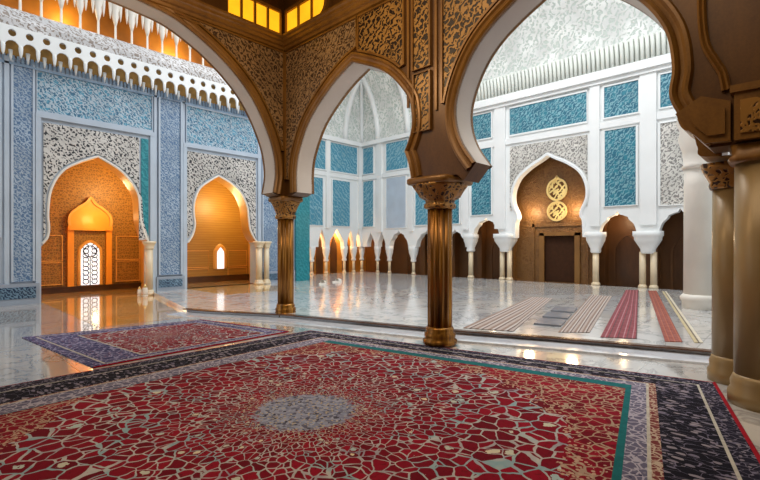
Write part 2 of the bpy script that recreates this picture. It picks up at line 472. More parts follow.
# ------------------------------------------------------------------ arcade wall of the hall, right (x = 5.66 .. 6.08)
AX0, AX1 = 5.66, 6.08
ra_right = spl([(.68, 2.60), (.84, 2.80), (1.02, 3.17), (1.0, 3.5), (1.07, 3.92), (1.32, 4.34), (1.78, 4.78), (2.37, 5.12)], 6)
ra_left = spl([(2.37, 5.12), (2.92, 4.84), (3.3, 4.57), (3.56, 4.24), (3.74, 3.8), (3.75, 3.45), (3.64, 3.12), (3.42, 2.8)], 6)
rarch = ra_right + ra_left[1:]
ma_right = spl([(4.60, 2.68), (4.65, 2.92), (4.74, 3.14)], 4) + spl([(4.74, 3.14), (4.6, 3.45), (4.59, 3.75), (4.70, 4.07), (5.2, 4.58), (6.02, 4.98)], 6)[1:]
ma_left = spl([(6.02, 4.98), (6.6, 4.70), (7.28, 4.18), (7.64, 3.62), (7.76, 3.2), (7.76, 2.72)], 6)
march = ma_right + ma_left[1:]
outer = [(8.6, 7.0), (-2.5, 7.0), (-2.5, 0), (-.7, 0), (-.7, 2.625)] + rarch + [(3.63, 2.56), (3.75, 2.66)] + [(4.56, 2.66)] + march + [(7.95, 2.66), (8.6, 2.66)]
asets = set(rarch) | set(march)
m = MB(); m.prism([outer], 'X', AX0, AX1, 0, 0, 0, edge=lambda li, p, q: 1 if (p in asets and q in asets) else 0)
WA = structure(m.build('wall_arcade_right', [wood, soffit]))
MOULD = [(0, -.02), (0, .05), (.03, .07), (.06, .05), (.075, .02), (.11, .03), (.14, .055), (.17, .05), (.19, .01), (.19, -.02)]
for nm, pts in (('arch_moulding', rarch), ('arch_moulding', march)):
    m = MB(); m.ribbon(pts, MOULD, 'X', AX0, -1, 0, side=1 if pts is rarch else 1)
    m.ribbon(pts, MOULD, 'X', AX1, 1, 0, side=1)
    m.build(nm, wood_trim, WA)
def side_of(pts):
    # sign that moves the outline away from the opening
    i = len(pts) // 2; o = offset(pts, .1, 1)
    return 1 if o[i][1] > pts[i][1] else -1
def spandrel(arch, a_in, a_out, z_lo, z_hi, gap=.27):
    """piece of wall between the arch's outer moulding and a rectangle, from a_in (near apex) to a_out (the pier)"""
    o = offset(arch, gap, side_of(arch))
    lo, hi = min(a_in, a_out), max(a_in, a_out)
    pts = [p for p in o if lo <= p[0] <= hi and p[1] >= z_lo and p[1] < z_hi]
    if (pts[0][0] - a_out) ** 2 > (pts[-1][0] - a_out) ** 2: pts = pts[::-1]
    # pts run from the pier side to the apex side
    end_z = min(z_hi - .01, pts[-1][1] + .02)
    return [(a_out, z_hi)] + [(a_out, pts[0][1])] + pts + [(a_in, end_z), (a_in, z_hi)]
def panel(parent, poly, axis, p0, proj, mat, name='carved_panel', frame=None, fw=.045):
    m = MB(); m.prism([poly], axis, p0, p0 + proj); m.build(name, mat, parent)
    if frame:
        f = MB(); s = side_of_closed(poly)
        f.ribbon(poly, [(0, 0), (0, proj * 2.2), (fw * s, proj * 2.2), (fw * s, 0)], axis, p0, 1, 0, side=1, closed=True)
        f.build('panel_frame', frame, parent)
def side_of_closed(poly):
    A = sum(poly[i][0] * poly[(i + 1) % len(poly)][1] - poly[(i + 1) % len(poly)][0] * poly[i][1] for i in range(len(poly)))
    return -1 if A > 0 else 1
TOPA = 5.74
panel(WA, spandrel(march, 5.90, 8.10, 3.0, TOPA, .23), 'X', AX0, -.025, arab_fine, 'spandrel_panel', wood_trim, .035)
panel(WA, spandrel(march, 5.84, 4.78, 3.9, TOPA, .23), 'X', AX0, -.025, arab_gold, 'spandrel_panel', wood_trim, .035)
panel(WA, spandrel(rarch, 2.5, 3.98, 3.55, TOPA, .23), 'X', AX0, -.025, arab_gold, 'spandrel_panel', wood_trim, .035)
o = spl([(.70, 5.7), (.70, 4.6), (.70, 4.0), (.67, 3.68), (.59, 3.48), (.53, 3.34), (.50, 3.16)], 6)
m = MB(); m.ribbon(o, [(0, -.01), (0, .03), (.02, .05), (.04, .03), (.06, .05), (.08, .03), (.08, -.01)], 'X', AX0, -1, 0, 1); m.build('beaded_strip', wood_trim, WA)
panel(WA, rect(4.24, 4.56, 4.42, 5.62), 'X', AX0, -.025, arab_gold, 'pier_panel', wood_trim, .03)
panel(WA, rect(4.24, 4.54, 3.42, 4.34), 'X', AX0, -.025, arab_gold, 'pier_panel', wood_trim, .03)
m = MB()
for a in (4.12, 4.68): m.box(AX0 - .03, AX0, a - .02, a + .02, 3.85 if a > 4.5 else 3.7, 5.8)
m.build('pier_strip', wood_trim, WA)

# hall cornice along both arcades
def cornice(axis, a0, a1, p, sgn, name):
    m = MB()
    prof = [(5.80, 0), (5.82, .05), (5.87, .06), (5.89, .10), (5.95, .11), (5.97, .14), (6.02, .14), (6.05, .17), (6.09, .17), (6.09, 0)]
    vs = []; fs = []
    for a in (a0, a1):
        for z, d in prof:
            q = p + sgn * d
            vs.append((q, a, z) if axis == 'X' else (a, q, z))
    n = len(prof)
    fs = [(i, i + 1, n + i + 1, n + i) for i in range(n - 1)] + [tuple(range(n)), tuple(range(n, 2 * n))]
    m.add(vs, fs)
    d = a0
    while d < a1 - .1:
        if axis == 'X': m.box(p - .105, p - .05, d, d + .06, 5.90, 5.95)
        else: m.box(d, d + .06, p - .105, p - .05, 5.90, 5.95)
        d += .12
    return structure(m.build(name, wood_trim))
cornice('X', -2.5, 8.19, AX0, -1, 'trim_3')

# arcade wall of the hall, left (y = 8.2 .. 8.6)
BY0, BY1 = 8.2, 8.6
bhalf = [(5.36, 2.72), (5.42, 3.2), (5.29, 3.82), (4.85, 4.62), (4.2, 5.22), (3.4, 5.64), (2.8, 5.75), (2.2, 5.79)]
b_r = spl(bhalf, 6); b_l = [(4.4 - x, z) for x, z in reversed(b_r)]
barch = b_r + b_l[1:]
outerB = [(-6, 7.0), (-6, 0), (-1.6, 0), (-1.6, 2.66)] + barch[::-1] + [(5.5, 2.66), (5.655, 2.66), (5.655, 7.0)]
bs = set(barch)
m = MB(); m.prism([outerB], 'Y', BY0, BY1, 0, 0, 0, edge=lambda li, p, q: 1 if (p in bs and q in bs) else 0)
WB = structure(m.build('wall_arcade_left', [wood, soffit]))
m = MB(); sb = side_of(barch)
m.ribbon(barch, [(o, d) for o, d in MOULD], 'Y', BY0, -1, 0, side=sb); m.ribbon(barch, MOULD, 'Y', BY1, 1, 0, side=sb)
m.build('arch_moulding', wood_trim, WB)
panel(WB, spandrel(barch, 3.3, 5.60, 3.0, 5.76, .23), 'Y', BY0, -.025, arab_fine, 'spandrel_panel', wood_trim, .035)
cornice('Y', -6, 5.65, BY0, -1, 'trim_4')

m = MB(); m.box(-8.2, -8, -6.2, 8.2, 0, 7.0); structure(m.build('wall_hall_rear', wood))
m = MB(); m.box(-8, 5.6, -6.2, -6, 0, 7.0); structure(m.build('wall_hall_side', wood))
# hall ceiling with beams
m = MB(); m.box(-8, 6.08, -6, 8.6, 7.0, 7.25)
for k in range(7): m.box(-6, 5.66, -2.3 + k * 1.55, -2.1 + k * 1.55, 6.9, 7.0, 0)
for k in range(8): m.box(-5.6 + k * 1.5, -5.42 + k * 1.5, -2.5, 8.2, 6.88, 7.0, 0)
structure(m.build('ceiling', [wood]))

# amber clerestory windows tucked under the ceiling corner
def clerestory(name, axis, p, a0, a1, z0, z1, npane, rnd):
    r = (z1 - z0) / 2
    n = 10
    s = 1 if a1 > a0 else -1
    arc = [(a1 - s * r + s * r * math.sin(PI * k / n), z0 + r - r * math.cos(PI * k / n)) for k in range(n + 1)]
    poly = [(a0, z0)] + arc + [(a0, z1)] if rnd else [(a0, z0), (a1, z0), (a1, z1), (a0, z1)]
    m = MB(); m.prism([poly], axis, p - .02, p - .005)
    w = structure(m.build(name, amber))
    f = MB(); sc = side_of_closed(poly)
    f.ribbon(poly, [(-.02 * sc, .0), (-.02 * sc, .07), (.05 * sc, .07), (.05 * sc, 0)], axis, p, -1, 0, 1, True)
    for k in range(1, npane):
        a = a0 + (a1 - a0) * k / npane
        if axis == 'X': f.box(p - .06, p - .02, a - .022, a + .022, z0, z1)
        else: f.box(a - .022, a + .022, p - .06, p - .02, z0, z1)
    f.build('window_frame', wood_trim, w)
clerestory('window_1', 'X', AX0, 8.08, 6.75, 6.13, 6.62, 3, True)
clerestory('window_2', 'Y', BY0, 5.52, 4.3, 6.13, 6.62, 4, False)

# ------------------------------------------------------------------ hall columns
def big_column(x, y, r, label, rc, sq=.7):
    t = thing('arcade_column', label, 'column', (x, y, 0), 'gilded columns of the hall arcade')
    L = (x, y, 0)
    m = MB(); m.lathe([(r * 1.34, .03), (r * 1.34, .09), (r * 1.18, .11), (r * 1.22, .15), (r * 1.22, .19), (r * 1.06, .22), (r * 1.1, .26), (r * 1.0, .30)], x, y, 32)
    m.build('base', gold_col, t, L)
    m = MB(); m.lathe([(r * .84, .28), (r * .84, 1.2), (r * .84, 2.2)], x, y, 96, 0, 12, .16)
    m.build('shaft', gold_col, t, L)
    m = MB(); m.lathe([(r * .9, 2.17), (r * 1.1, 2.19), (r * 1.1, 2.25), (r * .98, 2.27), (r * 1.02, 2.31), (rc * .72, 2.36), (rc * .82, 2.44), (rc * .95, 2.52), (rc, 2.56)], x, y, 40, 0, 10, .05, sq * .35)
    m.build('capital', cap_m, t, L)
    m = MB(); m.lathe([(rc * .98, 2.555), (rc * 1.03, 2.58), (rc * 1.03, 2.64), (rc * .98, 2.662)], x, y, 40, 0, 0, 0, sq)
    m.build('abacus', wood_trim, t, L)
    return t
big_column(5.87, 4.21, .205, 'gilded fluted column standing between the two arches at the edge of the red carpet', .40)
big_column(5.80, 8.36, .185, 'slimmer gilded column in the hall corner, under the amber windows', .29)

# right pier: two shafts with a carved capital block
for (x, y, r, lab) in ((5.87, .25, .255, 'thick plain tan column at the right edge, nearest the camera'), (6.67, .56, .22, 'plain tan column standing just behind the thick one at the right edge')):
    t = thing('arcade_pier', lab, 'column', (x, y, 0), 'twin plain columns at the right edge'); L = (x, y, 0)
    m = MB(); m.lathe([(r * 1.0, .28), (r * .99, 1.4), (r * .97, 2.46 if x < 6 else 2.3)], x, y, 40); m.build('shaft', cream_col, t, L)
    m = MB(); m.lathe([(r * 1.2, .001), (r * 1.2, .12), (r * 1.1, .16), (r * 1.12, .22), (r * 1.04, .27), (r, .30)], x, y, 40, 0, 0, 0, 0); m.build('base', cream_col, t, L)
    m = MB()
    if x < 6: m.lathe([(.28, 2.42), (.3, 2.46), (.27, 2.5), (.29, 2.59)], x, y, 40, 0, 0, 0, .6)
    else: m.lathe([(.235, 2.26), (.25, 2.30), (.24, 2.34), (.30, 2.46), (.33, 2.55)], x, y, 32, 0, 0, 0, .4)
    m.build('capital', wood_trim if x < 6 else cap_m, t, L)
m = MB(); m.prism([[(.50, 2.63), (.70, 2.63), (.86, 2.80), (.96, 2.98), (.74, 3.12), (.50, 3.02)]], 'X', 5.655, 5.56); m.prism([[(.54, 2.70), (.68, 2.70), (.79, 2.82), (.84, 2.94), (.72, 3.02), (.54, 2.95)]], 'X', 5.56, 5.53); m.build('haunch_bracket', wood_trim, WA)
m = MB(); m.box(5.52, 5.655, .06, .47, 2.62, 3.08); cb = m.build('capital_block', wood_trim, WA)
m = MB(); m.prism([rect(.10, .42, 2.68, 3.0)], 'X', 5.50, 5.52); m.build('carved_panel', cap_m, cb)
m = MB(); m.box(5.49, 5.655, .02, .50, 3.08, 3.15); m.build('capital_ledge', wood_trim, cb)
# corbel bracket under the right haunch, carried by the rear shaft
m = MB()
prof = spl([(.30, 2.60), (.98, 2.60), (1.06, 2.72), (1.10, 2.86), (1.22, 2.98), (1.26, 3.2), (1.2, 3.45)], 5)
m.prism([[(.62, 2.56)] + [(y - .22, z - .02) for y, z in prof[1:]] + [(.62, 3.42)]], 'X', 6.085, 6.62)
m.build('corbel', wood_trim, WA)

# ------------------------------------------------------------------ left facade (y = 15.3)
LY = 15.3
n1_half_l = spl([(2.60, 1.62), (2.72, 1.82), (2.75, 2.1), (2.73, 2.5), (2.80, 3.15), (3.06, 3.68), (3.45, 3.98), (3.92, 4.22)], 5)
n1_half_r = spl([(3.92, 4.22), (4.46, 3.92), (4.82, 3.55), (5.02, 3.15), (5.06, 2.7), (5.10, 2.3), (5.22, 1.9), (5.34, 1.66)], 5)
n1 = n1_half_l + n1_half_r[1:]
n1_open = [(2.55, 0), (2.55, 1.55)] + n1 + [(5.40, 1.6), (5.40, 0)]
n2_l = spl([(6.64, 1.68), (6.80, 1.95), (6.88, 2.3), (6.84, 2.7), (6.86, 3.1), (7.04, 3.55), (7.36, 3.83), (7.72, 4.07)], 5)
n2_r = spl([(7.72, 4.07), (8.2, 3.85), (8.6, 3.52), (8.84, 3.05), (8.90, 2.6), (8.96, 2.2), (9.12, 1.88), (9.26, 1.7)], 5)
n2 = n2_l + n2_r[1:]
n2_open = [(6.5, 0), (6.5, 1.6)] + n2 + [(9.32, 1.62), (9.32, 0)]
outerL = [(-3, 7.6), (-3, 0)] + n1_open + n2_open + [(11.75, 0), (11.75, 7.6)]
ns = set(n1) | set(n2)
m = MB(); m.prism([outerL], 'Y', LY, LY + .55, 0, 0, 0, edge=lambda li, p, q: 1 if (p in ns and q in ns) else 0)
WL = structure(m.build('wall_left', [frame_w, niche_plain]))
# tile and lattice fields
panel(WL, rect(1.95, 2.36, .62, 6.52), 'Y', LY, -.03, blue_pil, 'tile_panel', frame_w, .05)
panel(WL, rect(.9, 1.66, 1.8, 6.5), 'Y', LY, -.03, blue_tile, 'tile_panel', frame_w, .05)
panel(WL, rect(2.46, 5.44, 5.3, 6.42), 'Y', LY, -.03, blue_tile, 'tile_panel', frame_w, .06)
panel(WL, rect(5.68, 6.34, .62, 6.42), 'Y', LY, -.05, blue_pil, 'tile_panel', frame_w, .05)
panel(WL, rect(6.56, 9.3, 5.1, 6.36), 'Y', LY, -.03, blue_tile, 'tile_panel', frame_w, .06)
panel(WL, rect(9.55, 10.9, .5, 6.3), 'Y', LY, -.03, blue_pil, 'tile_panel', frame_w, .05)
m = MB(); m.box(11.05, 11.75, LY - .12, LY, .1, 6.5); m.build('turquoise_pilaster', turq, WL)
def bay_lattice(arch, a0, a1, z0, z1, cen):
    o = offset(arch, .10, side_of(arch))
    o = [p for p in o if p[1] > z0]
    i = max(range(len(o)), key=lambda k: o[k][1])
    if o[0][0] > o[-1][0]: o = o[::-1]
    m = MB()
    m.prism([[(a0, z1), (a0, z0), (max(a0 + .02, o[0][0]), z0)] + o + [(min(a1 - .02, o[-1][0]), z0), (a1, z0), (a1, z1)]], 'Y', LY, LY - .04)
    m.build('lattice_spandrel', lattice, WL)
    m = MB(); m.ribbon(arch, [(0, -.01), (0, .05), (.03, .06), (.055, .045), (.055, -.01)], 'Y', LY, -1, 0, side=side_of(arch))
    m.build('arch_moulding', plaster_w, WL)
bay_lattice(n1, 2.60, 5.06, 1.75, 5.0, 3.92)
bay_lattice(n2, 6.58, 9.22, 1.85, 4.82, 7.72)
m = MB(); m.box(5.12, 5.34, LY - .03, LY, 1.8, 5.0); m.build('teal_strip', turq, WL)
m = MB()                                         # raised stone frames of the two bays
for (a0, a1, z1) in ((2.48, 5.44, 5.12), (6.5, 9.36, 4.95)):
    m.box(a0 - .06, a0 + .06, LY - .08, LY, .0, z1); m.box(a1 - .06, a1 + .06, LY - .08, LY, .12, z1); m.box(a0 - .06, a1 + .06, LY - .085, LY, z1, z1 + .13)
m.box(5.5, 5.58, LY - .07, LY, .1, 6.5); m.box(6.4, 6.48, LY - .07, LY, .1, 6.5); m.box(1.76, 1.86, LY - .07, LY, 0, 6.6)
m.build('stone_frame', frame_w, WL)
# plinths with dark inscription panels
for (a0, a1, lab) in ((1.3, 2.5, 0), (5.56, 6.46, 1), (9.45, 11.0, 1)):
    m = MB(); m.box(a0, a1, LY - .12, LY, 0 if lab == 0 else ZC, .56); pl = m.build('plinth', frame_g, WL)
    m = MB(); m.prism([rect(a0 + .06, a1 - .08, .16 + (ZC if lab else 0) * .5, .47)], 'Y', LY - .12, LY - .135); m.build('inscription_panel', navy_tile, pl)

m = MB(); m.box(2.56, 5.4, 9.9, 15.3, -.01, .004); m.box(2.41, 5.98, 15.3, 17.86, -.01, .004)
structure(m.build('floor_niche_light', m_marble('niche light on hall marble', hx('#d6a45c'), hx('#9a6a34'), .10, .9, (.8, .75, .65, 1), .006, 1.2, hx('#dfb478'), .4, .7)))  # amber colour stands in for the niche's light spilled and mirrored on the floor
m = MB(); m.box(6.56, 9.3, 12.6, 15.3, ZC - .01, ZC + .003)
structure(m.build('floor_niche_light', m_marble('niche light on courtyard marble', hx('#d8b070'), hx('#a8763a'), .10, .9, (.8, .75, .65, 1), .006, 1.2, hx('#e0c08a'), .4, .6)))  # golden light before the second niche, put into the floor colour
# niche rooms
def niche_room(name, a0, a1, depth, z1, fl, matback, matside):
    y0, y1 = LY + .55, LY + depth
    m = MB()
    m.box(a0 - .15, a1 + .15, y1, y1 + .15, fl, z1, 0)
    m.box(a0 - .15, a0, y0, y1, fl, z1, 1); m.box(a1, a1 + .15, y0, y1, fl, z1, 1)
    m.box(a0 - .15, a1 + .15, y0, y1 + .15, z1, z1 + .15, 1)
    return structure(m.build(name, [matback, matside]))
N1 = niche_room('wall_niche_left', 2.4, 6.0, 2.7, 4.6, 0, niche_m, niche_plain)
N2 = niche_room('wall_niche_right', 6.35, 10.2, 2.2, 4.5, 0, plank, niche_plain)
m = MB(); m.box(2.4, 6.0, 17.9, 18.0, 0, .16); m.box(2.4, 6.0, 17.86, 18.0, .16, .2); structure(m.build('baseboard_left', wood_dark))
m = MB(); m.box(6.35, 10.2, 17.4, 17.5, ZC, .34); structure(m.build('baseboard_right', wood_dark))
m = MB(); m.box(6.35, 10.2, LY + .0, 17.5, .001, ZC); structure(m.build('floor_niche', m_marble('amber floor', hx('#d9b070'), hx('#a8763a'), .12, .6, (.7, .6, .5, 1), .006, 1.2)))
# carved dado panels on niche 1 back wall
for (a0, a1, z0, z1) in ((2.75, 3.55, .3, 1.0), (2.75, 3.55, 1.08, 1.9), (5.2, 5.95, .3, 1.0), (5.2, 5.95, 1.08, 1.9)):
    panel(N1, rect(a0, a1, z0, z1), 'Y', 18.0, -.03, niche_m, 'dado_panel', niche_plain, .04)
# slit window of niche 2
sl = spl([(8.74, .62), (8.74, 1.25), (8.80, 1.4), (8.90, 1.52)], 4); slit = sl + [(17.8 - x, z) for x, z in reversed(sl[:-1])]
m = MB(); m.prism([slit], 'Y', 17.48, 17.46); w3 = structure(m.build('window_3', white_pane))
m = MB(); sl2 = [(x, z) for x, z in slit]; m.ribbon(sl2, [(0, 0), (0, .08), (.09, .06), (.14, .02), (.14, 0)], 'Y', 17.5, -1, 0, side_of(slit)); m.build('window_frame', niche_plain, w3)
for z0, z1 in ((.34, .62), (.72, 1.35)):
    for a0, a1 in ((6.8, 8.4), (9.25, 10.1)):
        panel(N2, rect(a0, a1, z0, z1), 'Y', 17.5, -.02, plank, 'dado_panel', niche_plain, .03)

# mihrab: a lit golden recess in the back of the left niche
mh = spl([(3.78, 2.2), (3.74, 2.42), (3.80, 2.66), (4.0, 2.86), (4.22, 3.02), (4.36, 3.24)], 5)
mih = mh + [(8.72 - x, z) for x, z in reversed(mh[:-1])]
t = thing('mihrab', 'glowing orange pointed prayer niche around a lattice window', 'prayer niche', (4.36, 17.9, 0)); L = (4.36, 17.9, 0)
mo = [(3.70, .2), (3.70, 2.2)] + mih + [(5.02, 2.2), (5.02, .2)]
mi_in = [(3.92, .2), (3.92, 2.12), (4.8, 2.12), (4.8, .2)]
hood_in = spl([(3.90, 2.36), (3.89, 2.5), (3.98, 2.68), (4.2, 2.88), (4.36, 3.06)], 4); hood = hood_in + [(8.72 - x, z) for x, z in reversed(hood_in[:-1])]
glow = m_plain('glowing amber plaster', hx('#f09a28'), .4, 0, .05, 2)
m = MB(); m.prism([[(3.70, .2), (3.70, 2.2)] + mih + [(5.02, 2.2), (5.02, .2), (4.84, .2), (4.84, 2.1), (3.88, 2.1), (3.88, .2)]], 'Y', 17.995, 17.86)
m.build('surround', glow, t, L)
m = MB(); m.ribbon(mih, [(-.03, 0), (-.03, .05), (.05, .06), (.05, 0)], 'Y', 17.86, -1, 0, side_of(mih)); m.build('hood_moulding', niche_plain, t, L)
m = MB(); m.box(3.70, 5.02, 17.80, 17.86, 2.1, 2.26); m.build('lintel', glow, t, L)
m = MB(); m.box(3.9, 4.82, 17.93, 17.99, .2, 2.08); pn = m.build('back_panel', niche_m, t, L)
wl = spl([(4.08, .22), (4.08, 1.3), (4.13, 1.5), (4.24, 1.62), (4.36, 1.68)], 5); wo = wl + [(8.72 - x, z) for x, z in reversed(wl[:-1])]
m = MB(); m.prism([wo], 'Y', 17.925, 17.91); w4 = structure(m.build('window_4', white_pane))
m = MB(); m.ribbon(wo, [(0, 0), (0, .05), (.07, .05), (.1, .01), (.1, 0)], 'Y', 17.93, -1, 0, side_of(wo)); m.build('window_frame', niche_plain, w4)
m = MB()
for k in range(9):                                   # lattice of rings over the pane
    zc = .34 + k * .15
    for sx in (-.13, .13):
        R = .085
        m.tube([(4.36 + sx + R * math.cos(a * PI / 6), 17.905, zc + R * math.sin(a * PI / 6)) for a in range(13)], .016, 5)
m.tube([(4.36 + .19 * math.cos(a * PI / 10), 17.905, 1.38 + .19 * math.sin(a * PI / 10)) for a in range(21)], .02, 5)
m.tube([(4.36, 17.905, .22), (4.36, 17.905, 1.2)], .016, 5)
m.build('window_lattice', iron, w4)

# slender columns at the niche edges
def side_column(x, y, z0, z1, r, label, mat):
    t = thing('niche_column', label, 'column', (x, y, z0), 'engaged columns of the left facade'); L = (x, y, z0)
    m = MB(); m.lathe([(r * 1.5, z0 + .001), (r * 1.5, z0 + .08), (r * 1.2, z0 + .1), (r * 1.25, z0 + .14), (r, z0 + .18)], x, y, 20, 0, 0, 0, .4); m.build('base', mat, t, L)
    m = MB(); m.lathe([(r, z0 + .16), (r, z1 - .24)], x, y, 20); m.build('shaft', mat, t, L)
    m = MB(); m.lathe([(r, z1 - .26), (r * 1.25, z1 - .22), (r * 1.1, z1 - .2), (r * 1.5, z1 - .08), (r * 1.7, z1 - .06), (r * 1.7, z1)], x, y, 20, 0, 0, 0, .5); m.build('capital', mat, t, L)
    return t
side_column(5.30, 15.1, 0, 1.72, .11, 'pale slender column right of the niche with the lattice window', pink_col)
side_column(9.2, 15.0, ZC, 1.74, .12, 'pale pinkish column right of the niche with the slit window', pink_col)
side_column(9.52, 14.98, ZC, 1.74, .10, 'thin pale column beside the carved blue panel behind the corner column', pink_col)

# muqarnas cornice over the facade
W = structure
m = MB()
prof = [(6.62, 0), (6.68, .08), (7.0, .32), (7.14, .46), (7.2, .52), (7.42, .55), (7.72, .38), (7.8, .3), (7.8, 0)]
nP = len(prof); vs = []
for a in (-3, 10.6):
    for z, d in prof: vs.append((a, LY - d, z))
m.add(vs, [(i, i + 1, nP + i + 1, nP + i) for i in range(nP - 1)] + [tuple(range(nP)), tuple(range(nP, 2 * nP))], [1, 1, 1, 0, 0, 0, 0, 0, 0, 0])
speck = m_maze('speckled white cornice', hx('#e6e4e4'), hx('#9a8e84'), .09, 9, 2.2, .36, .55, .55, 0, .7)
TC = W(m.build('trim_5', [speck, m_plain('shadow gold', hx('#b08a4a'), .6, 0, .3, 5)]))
sp = .36; nS = 38; x0 = -3
bot = []
for k in range(nS):
    c = x0 + sp * (k + .5); r = sp * .40
    bot.append((c - sp / 2, 6.64 + .02 * (k % 2)))
    for j in range(7):
        a = PI - PI * j / 6; bot.append((c + r * math.cos(a), 6.72 + r * 1.05 * math.sin(a)))
bot.append((x0 + sp * nS, 6.64))
holes = []
for k in range(nS):
    c = x0 + sp * (k + .5)
    holes.append([(c + .085 * math.cos(2 * PI * j / 10), 7.06 + .095 * math.sin(2 * PI * j / 10)) for j in range(10)])
m = MB(); m.prism([[(x0, 7.24)] + bot + [(x0 + sp * nS, 7.24)]] + holes, 'Y', LY - .56, LY - .51); m.build('scalloped_valance', plaster, TC)
m = MB()
for k in range(nS + 1):
    c = x0 + sp * k
    m.lathe([(.012, 6.46), (.03, 6.52), (.045, 6.62), (.05, 6.72), (.03, 6.78)], c, LY - .535, 8)
    m.lathe([(.015, 6.42), (.035, 6.55), (.05, 6.7)], c + sp / 2, LY - .3, 8)
m.build('pendant_drops', plaster, TC)
m = MB()                                            # fluted pale blue frieze under the drops
for k in range(136):
    c = -3 + k * .1
    m.box(c + .018, c + .082, LY - .05, LY, 6.46, 6.66)
m.box(-3, 10.6, LY - .07, LY, 6.40, 6.46)
m.build('fluted_frieze', m_plain('pale blue frieze', hx('#8fa9c4'), .4, 0, .1, 3), TC)

# gilded gallery above the cornice
m = MB(); m.box(-3, 11.75, 16.3, 16.5, 7.8, 11.8); structure(m.build('wall_gallery', gal_gold))
m = MB(); m.box(-3, 11.75, LY - .1, 16.5, 11.8, 12.1); structure(m.build('ceiling_gallery', gal_gold))
m = MB(); m.box(-3, 11.75, LY - .1, 16.5, 7.7, 7.8); structure(m.build('floor_gallery', gal_gold))
colA = None
for k in range(22):
    x = -.2 + k * .46
    order = ['first', 'second', 'third', 'fourth', 'fifth']
    lab = 'thin white icicle-like colonnette in the golden gallery above the white cornice'
    if colA is None:
        colA = thing('gallery_colonnette', lab, 'colonnette', (x, 15.32, 7.8), 'colonnettes of the golden gallery'); L = (x, 15.32, 7.8)
        m = MB(); m.lathe([(.07, 7.802), (.07, 7.86), (.035, 7.92), (.028, 8.6), (.03, 9.3), (.025, 9.9)], x, 15.32, 10); m.build('shaft', plaster_w, colA, L)
        m = MB(); m.lathe([(.03, 8.78), (.06, 8.83), (.03, 8.9)], x, 15.32, 10); m.build('ring', plaster_w, colA, L)
        m = MB()
        m.lathe([(.02, 8.3), (.05, 8.45), (.075, 8.6), (.07, 8.75), (.12, 9.0), (.17, 9.6), (.17, 11.79)], x, 15.32, 10, 0, 5, .3)
        for sx in (-.14, .14): m.lathe([(.008, 8.5), (.03, 8.65), (.045, 8.8), (.06, 9.1), (.075, 9.5), (.075, 11.79)], x + sx, 15.32, 8)
        m.build('stalactite_capital', plaster_w, colA, L)
    else:
        copy_tree(colA, (x, 15.32, 7.8), lab)

# ------------------------------------------------------------------ recessed left wall of the courtyard (y = 18) and back wall (x = 17.6)
RY = 18.0; FX = 17.6
def loggia_opening(a0, a1, ztop, finial=True, zb=2.05):
    """underside profile of one blind arch, from a0 to a1, rising from zb to ztop"""
    c = (a0 + a1) / 2; w = (a1 - a0) / 2
    h = [(w, zb), (w * .98, zb + .1), (w * .86, zb + (ztop - zb) * .45), (w * .62, zb + (ztop - zb) * .68), (w * .56, zb + (ztop - zb) * .82)]
    h = spl(h, 3) + ([(w * .30, ztop - .05), (w * .12, ztop - .02), (0, ztop + .10)] if finial else [(w * .3, ztop - .03), (0, ztop)])
    return [(c - d, z) for d, z in h] + [(c + d, z) for d, z in reversed(h[:-1])]
def pointed_opening(a0, a1, ztop, zb=1.5):
    c = (a0 + a1) / 2; w = (a1 - a0) / 2
    h = spl([(w, zb), (w * .95, zb + (ztop - zb) * .3), (w * .55, zb + (ztop - zb) * .62), (w * .2, zb + (ztop - zb) * .85), (0, ztop)], 4)
    return [(c - d, z) for d, z in h] + [(c + d, z) for d, z in reversed(h[:-1])]
RT = 7.3
bot = []
r_open = [(11.9, 12.7), (13.0, 13.8), (14.5, 14.95), (15.25, 16.25), (16.5, 17.0), (17.15, 17.5)]
for a0, a1 in r_open: bot += pointed_opening(a0, a1, 2.45)
m = MB(); m.prism([[(11.75, RT), (11.75, 1.5)] + bot + [(17.6, 1.5), (17.6, RT)]], 'Y', RY, RY + .3)
WR = structure(m.build('wall_left_rear', [plaster]))
for (a0, a1) in ((12.1, 13.0), (13.3, 14.92), (15.25, 17.2)):
    panel(WR, rect(a0, a1, 5.52, 7.0), 'Y', RY, -.03, sky_tile, 'tile_panel', plaster, .07)
for (a0, a1) in ((12.1, 13.0), (13.8, 14.75), (15.4, 16.65)):
    panel(WR, rect(a0, a1, 2.62, 5.05), 'Y', RY, -.03, sky_tile, 'tile_panel', plaster, .07)
m = MB()
for c in (13.16, 15.08, 17.4): m.box(c - .12, c + .12, RY - .10, RY, 2.5, 7.1)
m.box(11.75, 17.6, RY - .07, RY, 5.2, 5.4); m.box(11.75, 17.6, RY - .18, RY, 7.08, 7.3)
m.build('plaster_ribs', plaster, WR)
m = MB(); m.box(11.75, 18.9, RY + 1.0, RY + 1.15, 0, 2.8); m.box(11.75, 17.95, RY + .3, RY + 1.0, 2.7, 2.8); m.box(11.6, 11.75, LY + .55, RY + 1.15, 0, RT, 1)
structure(m.build('wall_left_loggia', [m_plain('gilded loggia wall', hx('#b07a2c'), .45, .1, .2, 2), plaster]))

